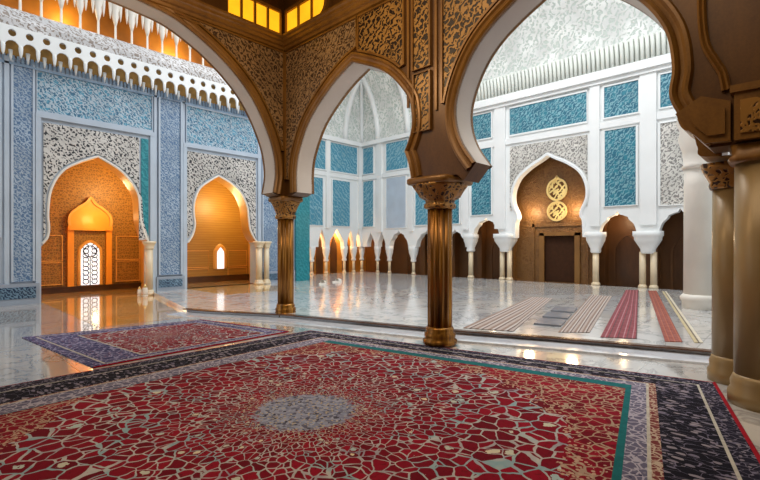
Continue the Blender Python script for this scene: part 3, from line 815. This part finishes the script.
LG2 = bpy.data.objects['wall_left_loggia']
for c in (13.4, 14.75, 15.35, 16.35, 17.25):
    h = spl([(.24, 0), (.24, 1.2), (.2, 1.6), (.08, 1.95), (0, 2.1)], 4)
    poly = [(c + .9 * 0 - d, z) for d, z in h] + [(c + d, z) for d, z in reversed(h[:-1])]
    m = MB(); m.prism([poly], 'Y', RY + 1.0, RY + .96); m.build('blind_door', wood_dark, LG2)
f_open = [(17.0, 17.6, 'p'), (16.2, 16.75, 'p'), (14.6, 15.9, 'l'), (12.7, 14.1, 'l'), (11.2, 12.35, 'l'), (9.5, 10.78, 'l'), (5.72, 8.98, 'P'), (4.2, 5.42, 'l'), (2.3, 3.5, 'l'), (.3, 1.7, 'l')]
portal_h = spl([(1.38, 1.9), (1.36, 2.5), (1.27, 2.72), (1.30, 2.95), (1.48, 3.4), (1.46, 3.9), (1.22, 4.4), (.75, 4.78), (.3, 5.02), (0, 5.2)], 5)
portal = [(7.37 - d, z) for d, z in portal_h] + [(7.37 + d, z) for d, z in reversed(portal_h[:-1])]
bot = []
for a0, a1, k in f_open:                             # running from high y to low y
    if k == 'p': pr = pointed_opening(a0, a1, 2.3)
    elif k == 'P': pr = portal
    else: pr = loggia_opening(a0, a1, 2.72 if a0 < 11 else 2.25, True, 2.05 if a0 < 11 else 1.5)
    bot += pr[::-1]
outerF = [(18.0, 7.3), (18.0, 1.5)] + bot + [(-3, 1.9), (-3, 7.9), (11.15, 7.9), (11.15, 7.3)]
ps = set(portal)
m = MB(); m.prism([outerF], 'X', FX, FX + .35, 0, 0, 0)
WF = structure(m.build('wall_back', [plaster]))
m = MB(); m.ribbon(portal, [(-.02, -.02), (-.02, .05), (.05, .06), (.1, .03), (.1, -.02)], 'X', FX, -1, 0, side_of(portal)); m.build('arch_moulding', plaster, WF)
PF = dict(axis='X', p0=FX, proj=-.03, frame=plaster, fw=.07)
for (a0, a1, z0, z1, mt) in ((9.85, 10.85, 6.32, 7.42, teal_tile), (9.85, 10.85, 2.95, 5.9, teal_tile), (5.85, 8.98, 6.26, 7.38, teal_tile),
                             (4.12, 5.24, 6.26, 7.38, teal_tile), (4.2, 5.22, 3.02, 5.78, teal_tile), (2.5, 3.46, 6.26, 7.38, teal_tile),
                             (2.35, 3.46, 2.95, 5.72, lace), (.5, 1.9, 6.26, 7.38, teal_tile), (.5, 1.9, 2.95, 5.72, teal_tile),
                             (11.5, 12.3, 5.5, 7.0, teal_tile), (11.5, 12.3, 2.6, 5.1, teal_tile), (12.7, 14.1, 5.5, 7.0, sky_tile), (12.7, 14.1, 2.6, 5.1, sky_tile),
                             (17.05, 17.85, 5.55, 7.0, sky_tile), (17.05, 17.85, 2.62, 5.15, sky_tile), (14.6, 16.1, 5.55, 7.0, sky_tile)):
    panel(WF, rect(a0, a1, z0, z1), mat=mt, name='tile_panel', **PF)
panel(WF, rect(14.75, 16.1, 2.5, 5.15), 'X', FX, -.02, frame_w, 'plain_panel', plaster, .07)
o = [p for p in offset(portal, .13, side_of(portal)) if p[1] > 3.0]
if o[0][0] > o[-1][0]: o = o[::-1]
m = MB(); m.prism([[(5.84, 5.76), (5.84, 3.05), (max(5.86, o[0][0]), 3.05)] + [(min(8.96, max(5.86, a)), z) for a, z in o] + [(8.98, 3.05), (8.98, 5.76)]], 'X', FX, FX - .03); m.build('lace_spandrel', lace, WF)
m = MB()
for c, w in ((16.55, .3), (14.35, .22), (12.5, .2), (11.15, .3), (9.42, .5), (5.56, .34), (3.82, .5), (2.1, .3)):
    m.box(FX - .10, FX, c - w / 2, c + w / 2, 2.3, 7.1 if c > 11.2 else 7.6)
m.box(FX - .07, FX, -3, 11.0, 5.88, 6.12); m.box(FX - .07, FX, 11.3, 18, 5.22, 5.45)
m.box(FX - .2, FX, 11.15, 18, 7.1, 7.3); m.box(FX - .16, FX, -3, 11.15, 7.52, 7.66); m.box(FX - .26, FX, -3, 11.15, 7.66, 7.9)
m.build('plaster_ribs', plaster, WF)
# rooms behind the arches
m = MB(); m.box(18.9, 19.05, -3, 19, 0, 2.95); m.box(17.95, 18.9, -3, 5.7, 2.85, 2.95); m.box(17.95, 18.9, 9.0, 19, 2.85, 2.95)
for y in (9.05, 5.62, 3.85, 11.0, 2.0, 12.5, 14.35): m.box(18.5, 18.9, y - .12, y + .12, 0, 2.85)
LG = structure(m.build('wall_back_loggia', brown_in))
for c in (10.1, 4.8, 2.9, 15.25, 13.4):                                # blind arched doorways in the loggia
    h = spl([(.42, 0), (.42, 1.3), (.34, 1.62), (.16, 1.85), (0, 1.95)], 4)
    poly = [(c - d, z) for d, z in h] + [(c + d, z) for d, z in reversed(h[:-1])]
    m = MB(); m.prism([poly], 'X', 18.9, 18.86); m.build('blind_door', wood_dark, LG)
    m = MB(); m.ribbon(poly, [(0, 0), (0, .07), (.08, .07), (.08, 0)], 'X', 18.9, -1, 0, side_of(poly)); m.build('door_moulding', brown_in, LG)
# portal
m = MB(); m.prism([[(5.7, 0), (9.05, 0), (9.05, 5.5), (5.7, 5.5)], [(6.42, .08), (7.86, .08), (7.86, 1.98), (6.42, 1.98)]], 'X', 18.25, 18.5)
PW = structure(m.build('wall_portal', portal_w))
m = MB(); m.box(17.95, 18.25, 9.0, 9.1, 0, 5.5); m.box(17.95, 18.25, 5.64, 5.7, 0, 5.5); m.box(17.95, 18.5, 5.64, 9.1, 5.5, 5.6)
structure(m.build('wall_portal_reveal', portal_w))
m = MB(); m.box(18.34, 18.44, 6.42, 7.86, .08, 1.98); D = structure(m.build('door_1', door_dk))
m = MB()
for a in (6.42, 7.86): m.box(18.17, 18.25, a - .1, a + .1, .02, 2.1)
m.box(18.17, 18.25, 6.32, 7.96, 1.98, 2.12)
m.build('door_frame', make_wood('portal frame', hx('#6e4a20'), hx('#8a622c'), .45, .1), D)
m = MB()
for a in (6.05, 8.23): m.box(18.2, 18.25, a - .05, a + .05, .05, 2.5)
m.box(18.2, 18.25, 6.0, 8.28, 2.36, 2.5)
m.build('outer_frame', portal_w, D)

def medallion(z, ry, rz, label):
    t = thing('gold_medallion', label, 'medallion', (18.19, 7.22, z), 'gilt medallions over the portal door'); L = (18.19, 7.22, z)
    if rz > ry:                                     # drop shaped top
        h = [(0, rz * 1.25), (.10, rz * .98), (ry * .72, rz * .7), (ry, rz * .1), (ry * .86, -rz * .5), (ry * .45, -rz * .88), (0, -rz)]
    else: h = [(ry * math.sin(PI * k / 10), rz * math.cos(PI * k / 10)) for k in range(11)]
    pts = spl(h, 5); poly = [(7.22 + a, z + b) for a, b in pts] + [(7.22 - a, z + b) for a, b in reversed(pts[1:-1])]
    m = MB(); m.prism([poly], 'X', 18.245, 18.19); m.build('calligraphy_disc', gold_med, t, L)
    m = MB(); s = side_of_closed(poly); m.ribbon(poly, [(-.07 * s, 0), (-.07 * s, .04), (.01 * s, .04), (.01 * s, 0)], 'X', 18.19, -1, 0, 1, True); m.build('rim', gold_rim, t, L)
    return t
medallion(3.86, .42, .46, 'upper drop-shaped gold medallion of pierced script over the dark door')
medallion(2.98, .40, .40, 'lower round gold medallion with a pale rim just above the dark door')

# columns of the back wall
def court_column(x, y, z1, label, r=.105, rc=.36, twin=None):
    t = thing('courtyard_column', label, 'column', (x, y, ZC), 'columns along the courtyard walls'); L = (x, y, ZC)
    ys = (y - .17, y + .17) if twin else (y,)
    for yy in ys:
        m = MB(); m.lathe([(r, ZC + .1), (r, z1 - .72)], x, yy, 16); m.build('shaft', pink_col, t, L)
        m = MB(); m.lathe([(r * 1.4, ZC + .001), (r * 1.4, ZC + .06), (r * 1.15, ZC + .09), (r, ZC + .12)], x, yy, 16); m.build('base', pink_col, t, L)
    k = 1.35 if twin else 1
    m = MB(); m.lathe([(r * 1.1 * k * 1.2, z1 - .78), (r * 1.3 * k * 1.2, z1 - .72), (rc * .5 * k, z1 - .62), (rc * .75 * k, z1 - .42), (rc * .9 * k, z1 - .3), (rc * .92 * k, z1 - .2), (rc * k, z1 - .16), (rc * k, z1)], x, y, 24, 0, 0, 0, .5)
    m.build('capital', plaster, t, L)
    return t
fcols = [(9.24, 2.08, 'pair of pale columns with white capital left of the portal', .105, .34, 1), (5.58, 2.08, 'single pale column with white flared capital right of the portal', .11, .34, None),
         (3.86, 2.08, 'pair of pale columns with white capital, nearest the rust runner', .105, .34, 1), (2.0, 2.08, 'pale column at the far right end of the back wall', .105, .3, None),
         (10.98, 2.08, 'pale column seen just right of the central gilded column', .11, .3, None), (12.5, 1.52, 'pale back-wall column hidden behind the central gilded column', .09, .2, None),
         (14.35, 1.52, 'slim white column between two brown arches in the rear left of the courtyard', .08, .22, None), (16.0, 1.52, 'slim white column right of the courtyard corner', .075, .18, None),
         (16.88, 1.52, 'slim gilded white column nearest the courtyard corner', .075, .16, None)]
for y, z1, lab, r, rc, tw in fcols: court_column(17.72, y, z1, lab, r, rc, tw)
court_column(17.74, 18.14, 1.52, 'slim white column right in the inner corner of the courtyard', .075, .15)
for x, lab in ((12.85, 'slim white column in the rear left arcade, nearest the turquoise pilaster'), (14.15, 'slim glowing white column in the rear left arcade, in the bright light'), (15.1, 'slim white column in the rear left arcade beside the wide golden arch'), (16.38, 'slim white column in the rear left arcade, second from the corner'), (17.08, 'slim white column in the rear left arcade, last before the corner')):
    court_column(x, 18.12, 1.52, lab, .075, .17)

# white pier closing the courtyard on the right
t = thing('white_pier', 'tall white round pier in front of the courtyard wall at right', 'pier', (12.83, 1.74, ZC)); L = (12.83, 1.74, ZC)
m = MB(); m.lathe([(.34, ZC + .001), (.34, ZC + .16), (.37, ZC + .2), (.38, ZC + .27), (.32, ZC + .34)], 12.83, 1.74, 32, 0, 0, 0, 0); m.build('base', plaster_w, t, L)
m = MB(); m.lathe([(.31, ZC + .3), (.30, 3.0), (.30, 3.4)], 12.83, 1.74, 32); m.build('shaft', plaster_w, t, L)
m = MB(); m.lathe([(.30, 3.38), (.36, 3.44), (.31, 3.5), (.33, 3.8), (.42, 4.1), (.38, 4.3), (.44, 4.5), (.44, 7.9)], 12.83, 1.74, 32); m.build('upper_shaft', plaster_w, t, L)
m = MB(); m.box(11.7, 12.3, -2.5, 1.36, ZC, 8.6)
for k in range(10): m.box(11.68, 11.7, -2.5, 1.36, .2 + k * .8, .215 + k * .8)
structure(m.build('wall_right', plaster))

# ------------------------------------------------------------------ vaults over the courtyard (open to the sky in the middle)
def cove_z(d, z0, D, Hh): 
    q = max(0, min(1, d / D)); return z0 + Hh * math.sqrt(max(0, 1 - (1 - q) ** 2))
m = MB()
ds = [4.2 * (1 - math.cos(PI / 2 * k / 16)) for k in range(17)]
vs = []; fs = []
ys = [-3, 11.15]
for y in ys:
    for d in ds: vs.append((FX - .2 - d, y, cove_z(d, 8.75, 4.2, 4.2)))
n = len(ds); fs = [(i, i + 1, n + i + 1, n + i) for i in range(n - 1)]
m.add(vs, fs, 0, True)
m.box(FX - .16, FX + .3, -3, 11.15, 7.9, 8.0, 1)
CV = structure(m.build('ceiling_vault', [vault_m, plaster]))
m = MB()
flm = m_plain('pale fluted vault', hx('#e6eae2'), .6, 0, .06, 2)
for k in range(88):                                 # upright flutes at the foot of the vault
    y = -2.9 + k * .16
    m.tube([(FX - .10, y, 8.0), (FX - .15, y, 8.4), (FX - .26, y, 8.78)], .07, 6)
m.box(FX - .2, FX + .2, -3, 11.15, 8.74, 8.80)
m.box(FX, FX + .3, -3, 11.15, 8.0, 8.8)
m.build('vault_flutes', flm, CV)
# cloister vault over the rear left bay
m = MB(); D = 4.0
us = [D * (1 - math.cos(PI / 2 * k / 14)) for k in range(15)]
xs = sorted([FX - u for u in us] + [11.75, 12.5, 13.0]); yy = sorted([RY - u for u in us] + [11.2, 12.2, 13.2])
vs = [(x, y, cove_z(min(FX - x, RY - y), 7.3, D, 4.4)) for x in xs for y in yy]; ny = len(yy)
fs = []
for i in range(len(xs) - 1):
    for j in range(ny - 1):
        if min(FX - xs[i + 1], RY - yy[j + 1]) >= D - .01: continue
        fs.append((i * ny + j, (i + 1) * ny + j, (i + 1) * ny + j + 1, i * ny + j + 1))
m.add(vs, fs, 0, False)
m.box(FX - 4.5, FX, 11.15, 11.3, 11.6, 12.6, 1)
CV2 = structure(m.build('ceiling_vault_left', [vault_m, plaster]))
m = MB()
def rib(pts, r): m.tube(pts, r, 8)
N = 12
rib([(FX - D * q - .05, RY - D * q - .05, cove_z(D * q, 7.3, D, 4.4) - .04) for q in [1 - math.cos(PI / 2 * k / N) for k in range(N + 1)]], .10)
for off in (1.3, 3.4):
    rib([(FX - off, RY - D * q - .03, cove_z(D * q, 7.3, D, 4.4)) for q in [1 - math.cos(PI / 2 * k / N) for k in range(N + 1)] if D * q <= off + .01 or True and D * q <= off], .15)
    rib([(FX - D * q - .03, RY - off, cove_z(D * q, 7.3, D, 4.4)) for q in [1 - math.cos(PI / 2 * k / N) for k in range(N + 1)] if D * q <= off], .15)
m.build('vault_ribs', plaster, CV2)

# ------------------------------------------------------------------ carpets
def quad_map(q):
    TL, TR, BR, BL = q
    def f(a, b):                                     # a: 0 left .. 1 right, b: 0 near .. 1 far
        return ((1 - a) * ((1 - b) * BL[0] + b * TL[0]) + a * ((1 - b) * BR[0] + b * TR[0]),
                (1 - a) * ((1 - b) * BL[1] + b * TL[1]) + a * ((1 - b) * BR[1] + b * TR[1]))
    return f
def rug(name, label, q, bands, mats, origin, th, group=None, corner=.0):
    """bands: list of (left, far, right, near inset fractions, material slot) from the outside in"""
    f = quad_map(q)
    t = thing(name, label, 'carpet', (origin[0], origin[1], 0), group); L = (origin[0], origin[1], 0)
    m = MB()
    N = 24
    def ring(ins, z):
        l, fa, r, ne = ins
        out = []
        c = corner if l == 0 else 0
        cs = [((l, ne), (1 - r, ne)), ((1 - r, ne), (1 - r, 1 - fa)), ((1 - r, 1 - fa), (l, 1 - fa)), ((l, 1 - fa), (l, ne))]
        for (p, s) in cs:
            for k in range(N):
                u = k / N; out.append((*f(p[0] + (s[0] - p[0]) * u, p[1] + (s[1] - p[1]) * u), z))
        return out
    for i, (ins, mi) in enumerate(bands):
        R0 = ring(ins, th)
        if i + 1 < len(bands):
            R1 = ring(bands[i + 1][0], th); n = len(R0)
            m.add(R0 + R1, [(k, (k + 1) % n, n + (k + 1) % n, n + k) for k in range(n)], mi)
        else:
            m.add(R0, [tuple(range(len(R0)))], mi)
    R0 = ring(bands[0][0], th); R1 = ring(bands[0][0], .001); n = len(R0)
    m.add(R0 + R1, [(k, (k + 1) % n, n + (k + 1) % n, n + k) for k in range(n)], 0)
    m.build('carpet_pile', mats, t, L)
    bnd = MB(); P = ring((.0, .0, .0, .0), th * .6)
    bnd.tube(P[:N * 2 + 1], .014, 6); 
    b = bnd.build('edge_binding', red_bind, t, L)
    return t
big = ((5.15, 6.62), (6.40, .72), (-1.6, -1.25), (-1.6, 6.46))
mats = [red_bind, band_dark, beige_line, band_navy, band_rose, band_lilac, teal_band, red_field]
B = [((0, 0, 0, 0), 0), ((.002, .002, .004, .002), 1), ((.035, .024, .028, .02), 2), ((.038, .026, .032, .022), 3), ((.10, .052, .098, .08), 4),
     ((.105, .055, .109, .085), 2), ((.108, .058, .113, .088), 5), ((.15, .076, .136, .11), 6), ((.152, .097, .145, .12), 7)]
rug('red_carpet', 'large crimson carpet with pale round medallion filling the foreground', big, B, mats, (2.62, 3.45), .014)
small = ((1.34, 9.77), (4.29, 9.32), (4.82, 6.84), (1.62, 6.70))
small = ((1.62, 6.72), (1.34, 9.77), (4.29, 9.32), (4.80, 6.86))
small = ((1.36, 9.75), (4.28, 9.30), (4.80, 6.84), (1.66, 6.68))
B2 = [((0, 0, 0, 0), 0), ((.004, .004, .004, .004), 1), ((.05, .04, .03, .03), 2), ((.06, .05, .04, .04), 3), ((.22, .14, .10, .08), 2), ((.23, .15, .11, .09), 4)]
# inset order (left, far, right, near) in the quad's own frame: a runs from the near-left end to the far end
def rug_small():
    q = ((1.36, 9.75), (4.28, 9.30), (4.80, 6.84), (1.66, 6.68))
    return rug('red_carpet', 'smaller crimson carpet with violet blue border lying behind the large carpet', q, B2, [band_blue, band_blue, beige_line, band_blue, red_field_s], (3.1, 8.1), .012)
rug_small()

def strip(name, label, cat, q, mat, z, th=.012, group=None):
    TL, TR, BR, BL = q
    cx = sum(p[0] for p in q) / 4; cy = sum(p[1] for p in q) / 4
    me = bpy.data.meshes.new(name)
    vs = [(p[0] - cx, p[1] - cy, th) for p in q] + [(p[0] - cx, p[1] - cy, 0.001) for p in q]
    me.from_pydata(vs, [], [(0, 1, 2, 3), (7, 6, 5, 4), (0, 4, 5, 1), (1, 5, 6, 2), (2, 6, 7, 3), (3, 7, 4, 0)])
    uv = me.uv_layers.new(name='UVMap'); u4 = [(0, 1), (1, 1), (1, 0), (0, 0)] * 2
    for l in me.loops: uv.data[l.index].uv = u4[l.vertex_index]
    me.materials.append(mat)
    bm = bmesh.new(); bm.from_mesh(me); bmesh.ops.recalc_face_normals(bm, faces=bm.faces); bm.to_mesh(me); bm.free()
    o = bpy.data.objects.new(name, me); COL.objects.link(o); o.location = (cx, cy, z)
    return tag(o, label, cat, group)
strip('runner_carpet', 'crimson striped runner carpet on the courtyard floor', 'carpet', ((16.4, 4.22), (16.6, 3.9), (8.0, 1.90), (7.72, 2.36)), run_red, ZC)
strip('runner_carpet', 'rust orange striped runner carpet on the courtyard floor', 'carpet', ((16.6, 3.62), (16.8, 3.42), (8.2, 1.32), (8.05, 1.52)), run_org, ZC)
strip('runner_carpet', 'narrow straw-coloured runner right of the rust runner', 'carpet', ((16.7, 3.24), (16.8, 3.14), (8.35, 1.08), (8.28, 1.18)), run_gold, ZC)
strip('striped_mat', 'brown striped mat on the courtyard floor, nearest the central column', 'mat', ((12.3, 5.62), (12.4, 5.05), (7.2, 3.62), (6.88, 4.42)), mat_brown, ZC)
strip('striped_mat', 'brown striped mat left of the crimson runner, beside the grey slabs', 'mat', ((14.0, 4.55), (14.1, 4.0), (8.0, 2.62), (7.66, 3.02)), mat_brown, ZC)
for (x, y, lab) in ((8.5, 3.46, 'grey stone slab among the striped mats, nearest the step'), (9.4, 3.68, 'grey stone slab among the striped mats, middle of three'), (10.35, 3.9, 'grey stone slab among the striped mats, farthest from the step')):
    c, s_ = .972, .235
    def R(a, b): return (x + a * c - b * s_, y + a * s_ + b * c)
    strip('stone_slab', lab, 'slab', (R(.36, .28), R(.36, -.20), R(-.36, -.20), R(-.36, .28)), slab_grey, ZC, .035, 'grey slabs among the mats')

# little pale things standing on the floor
def lantern(x, y, z, s, label):
    t = thing('white_lantern', label, 'lantern', (x, y, z), 'small white lanterns by the niche column'); L = (x, y, z)
    m = MB(); m.lathe([(.07 * s, z + .001), (.075 * s, z + .03), (.06 * s, z + .04)], x, y, 12); m.build('foot', plaster_w, t, L)
    m = MB(); m.lathe([(.055 * s, z + .035), (.07 * s, z + .1 * s), (.065 * s, z + .22 * s), (.05 * s, z + .25 * s)], x, y, 12); m.build('body', plaster_w, t, L)
    m = MB(); m.lathe([(.06 * s, z + .245 * s), (.03 * s, z + .3 * s), (.012 * s, z + .34 * s)], x, y, 12); m.build('lid', gold_rim, t, L)
lantern(4.98, 15.0, 0, .9, 'smaller white lantern on the floor left of the niche column')
lantern(5.08, 14.82, 0, 1.15, 'taller white lantern on the floor in front of the niche column')
def slipper(x, y, rz, label):
    t = thing('slipper', label, 'slipper', (x, y, ZC), 'white slippers on the courtyard floor')
    m = MB(); m.prism([[(.15 * math.cos(2 * PI * k / 16) * (1 if k < 99 else 1), .055 * math.sin(2 * PI * k / 16) * (1 + .25 * math.cos(2 * PI * k / 16))) for k in range(16)]], 'Z', .001, .03); m.build('sole', plaster_w, t, local=True)
    m = MB(); vs = []; fs = []
    for i in range(6):
        for k in range(7):
            a = PI * k / 6; w = .058 - .004 * i if i < 4 else .03 - .01 * (i - 4); h = .075 - .008 * i
            vs.append((.0 + i * .028, w * math.cos(a), .028 + h * math.sin(a)))
    for i in range(5):
        for k in range(6): fs.append((i * 7 + k, i * 7 + k + 1, (i + 1) * 7 + k + 1, (i + 1) * 7 + k))
    m.add(vs, fs, 0, True); m.build('upper', plaster_w, t, local=True)
    t.scale = (1.7, 1.7, 1.7); t.rotation_euler = (0, 0, rz)
slipper(10.9, 13.3, .4, 'white slipper on the courtyard floor, nearer the corner column')
slipper(11.9, 13.6, .1, 'white slipper on the courtyard floor, farther toward the rear arcade')

# ------------------------------------------------------------------ light
w = bpy.data.worlds.new('sky'); SC.world = w; w.use_nodes = True
bg = w.node_tree.nodes['Background']; bg.inputs[0].default_value = (.90, .95, 1.0, 1); bg.inputs[1].default_value = 1.1
def point(name, loc, power, c, r=.12):
    l = bpy.data.lights.new(name, 'POINT'); l.energy = power; l.color = c; l.shadow_soft_size = r
    o = bpy.data.objects.new(name, l); COL.objects.link(o); o.location = loc; return o
def area(name, loc, rot, sx, sy, power, c):
    l = bpy.data.lights.new(name, 'AREA'); l.shape = 'RECTANGLE'; l.size = sx; l.size_y = sy; l.energy = power; l.color = c
    o = bpy.data.objects.new(name, l); COL.objects.link(o); o.location = loc; o.rotation_euler = rot; return o
ORG = (1.0, .73, .33)
point('niche_lamp', (4.9, 16.5, 3.5), 110, ORG, .2)
point('niche_lamp', (4.36, 17.4, 2.5), 10, ORG, .08)
point('niche_lamp', (4.36, 17.3, .9), 7, ORG, .08)
point('niche_lamp', (8.7, 16.4, 3.2), 110, ORG, .2)
for x in (0, 3.2, 6.4, 9.4): point('gallery_lamp', (x, 15.9, 8.3), 34, ORG, .15)
for x in (12.6, 14.1, 15.7, 17.0): point('loggia_lamp', (x, 18.6, 2.2), 55, (1, .62, .25), .1)
point('portal_fill', (17.85, 8.25, 3.0), 42, (1, .72, .42), .2)  # added fill to brighten the brown portal wood, left side
point('portal_fill', (17.85, 6.5, 3.0), 42, (1, .72, .42), .2)  # matching added fill on the portal's right side
point('loggia_lamp', (18.3, 15.2, 2.5), 30, (1, .7, .4), .1)
point('loggia_lamp', (18.3, 4.8, 2.5), 22, (1, .7, .4), .1)
area('hall_fill', (2.0, 2.5, 6.8), (0, 0, 0), 5, 5, 225, (1, .84, .62))  # added soft fill under the ceiling, not an actual lamp fitting
point('hall_upper_fill', (3.3, 5.4, 4.9), 110, (1, .76, .46), .25)  # added unseen fill to brighten the hall's upper walls and ceiling
point('hall_upper_fill', (2.6, 5.6, 6.45), 40, (1, .76, .46), .2)  # second added fill, for the dark ceiling corner around the windows
point('loggia_lamp', (18.3, 10.1, 2.5), 14, (1, .7, .4), .1)
area('court_skylight', (11.5, 6, 13.5), (0, 0, 0), 7, 10, 1600, (.96, .98, 1.0))
sun = bpy.data.objects.new('sun', bpy.data.lights.new('sun', 'SUN')); COL.objects.link(sun)
sun.data.energy = .0; sun.data.angle = .3

SC.view_settings.view_transform = 'Standard'
SC.view_settings.look = 'None'
SC.view_settings.exposure = 0
SC.cycles.use_denoising = True
SC.cycles.max_bounces = 8
SC.cycles.sample_clamp_indirect = 6
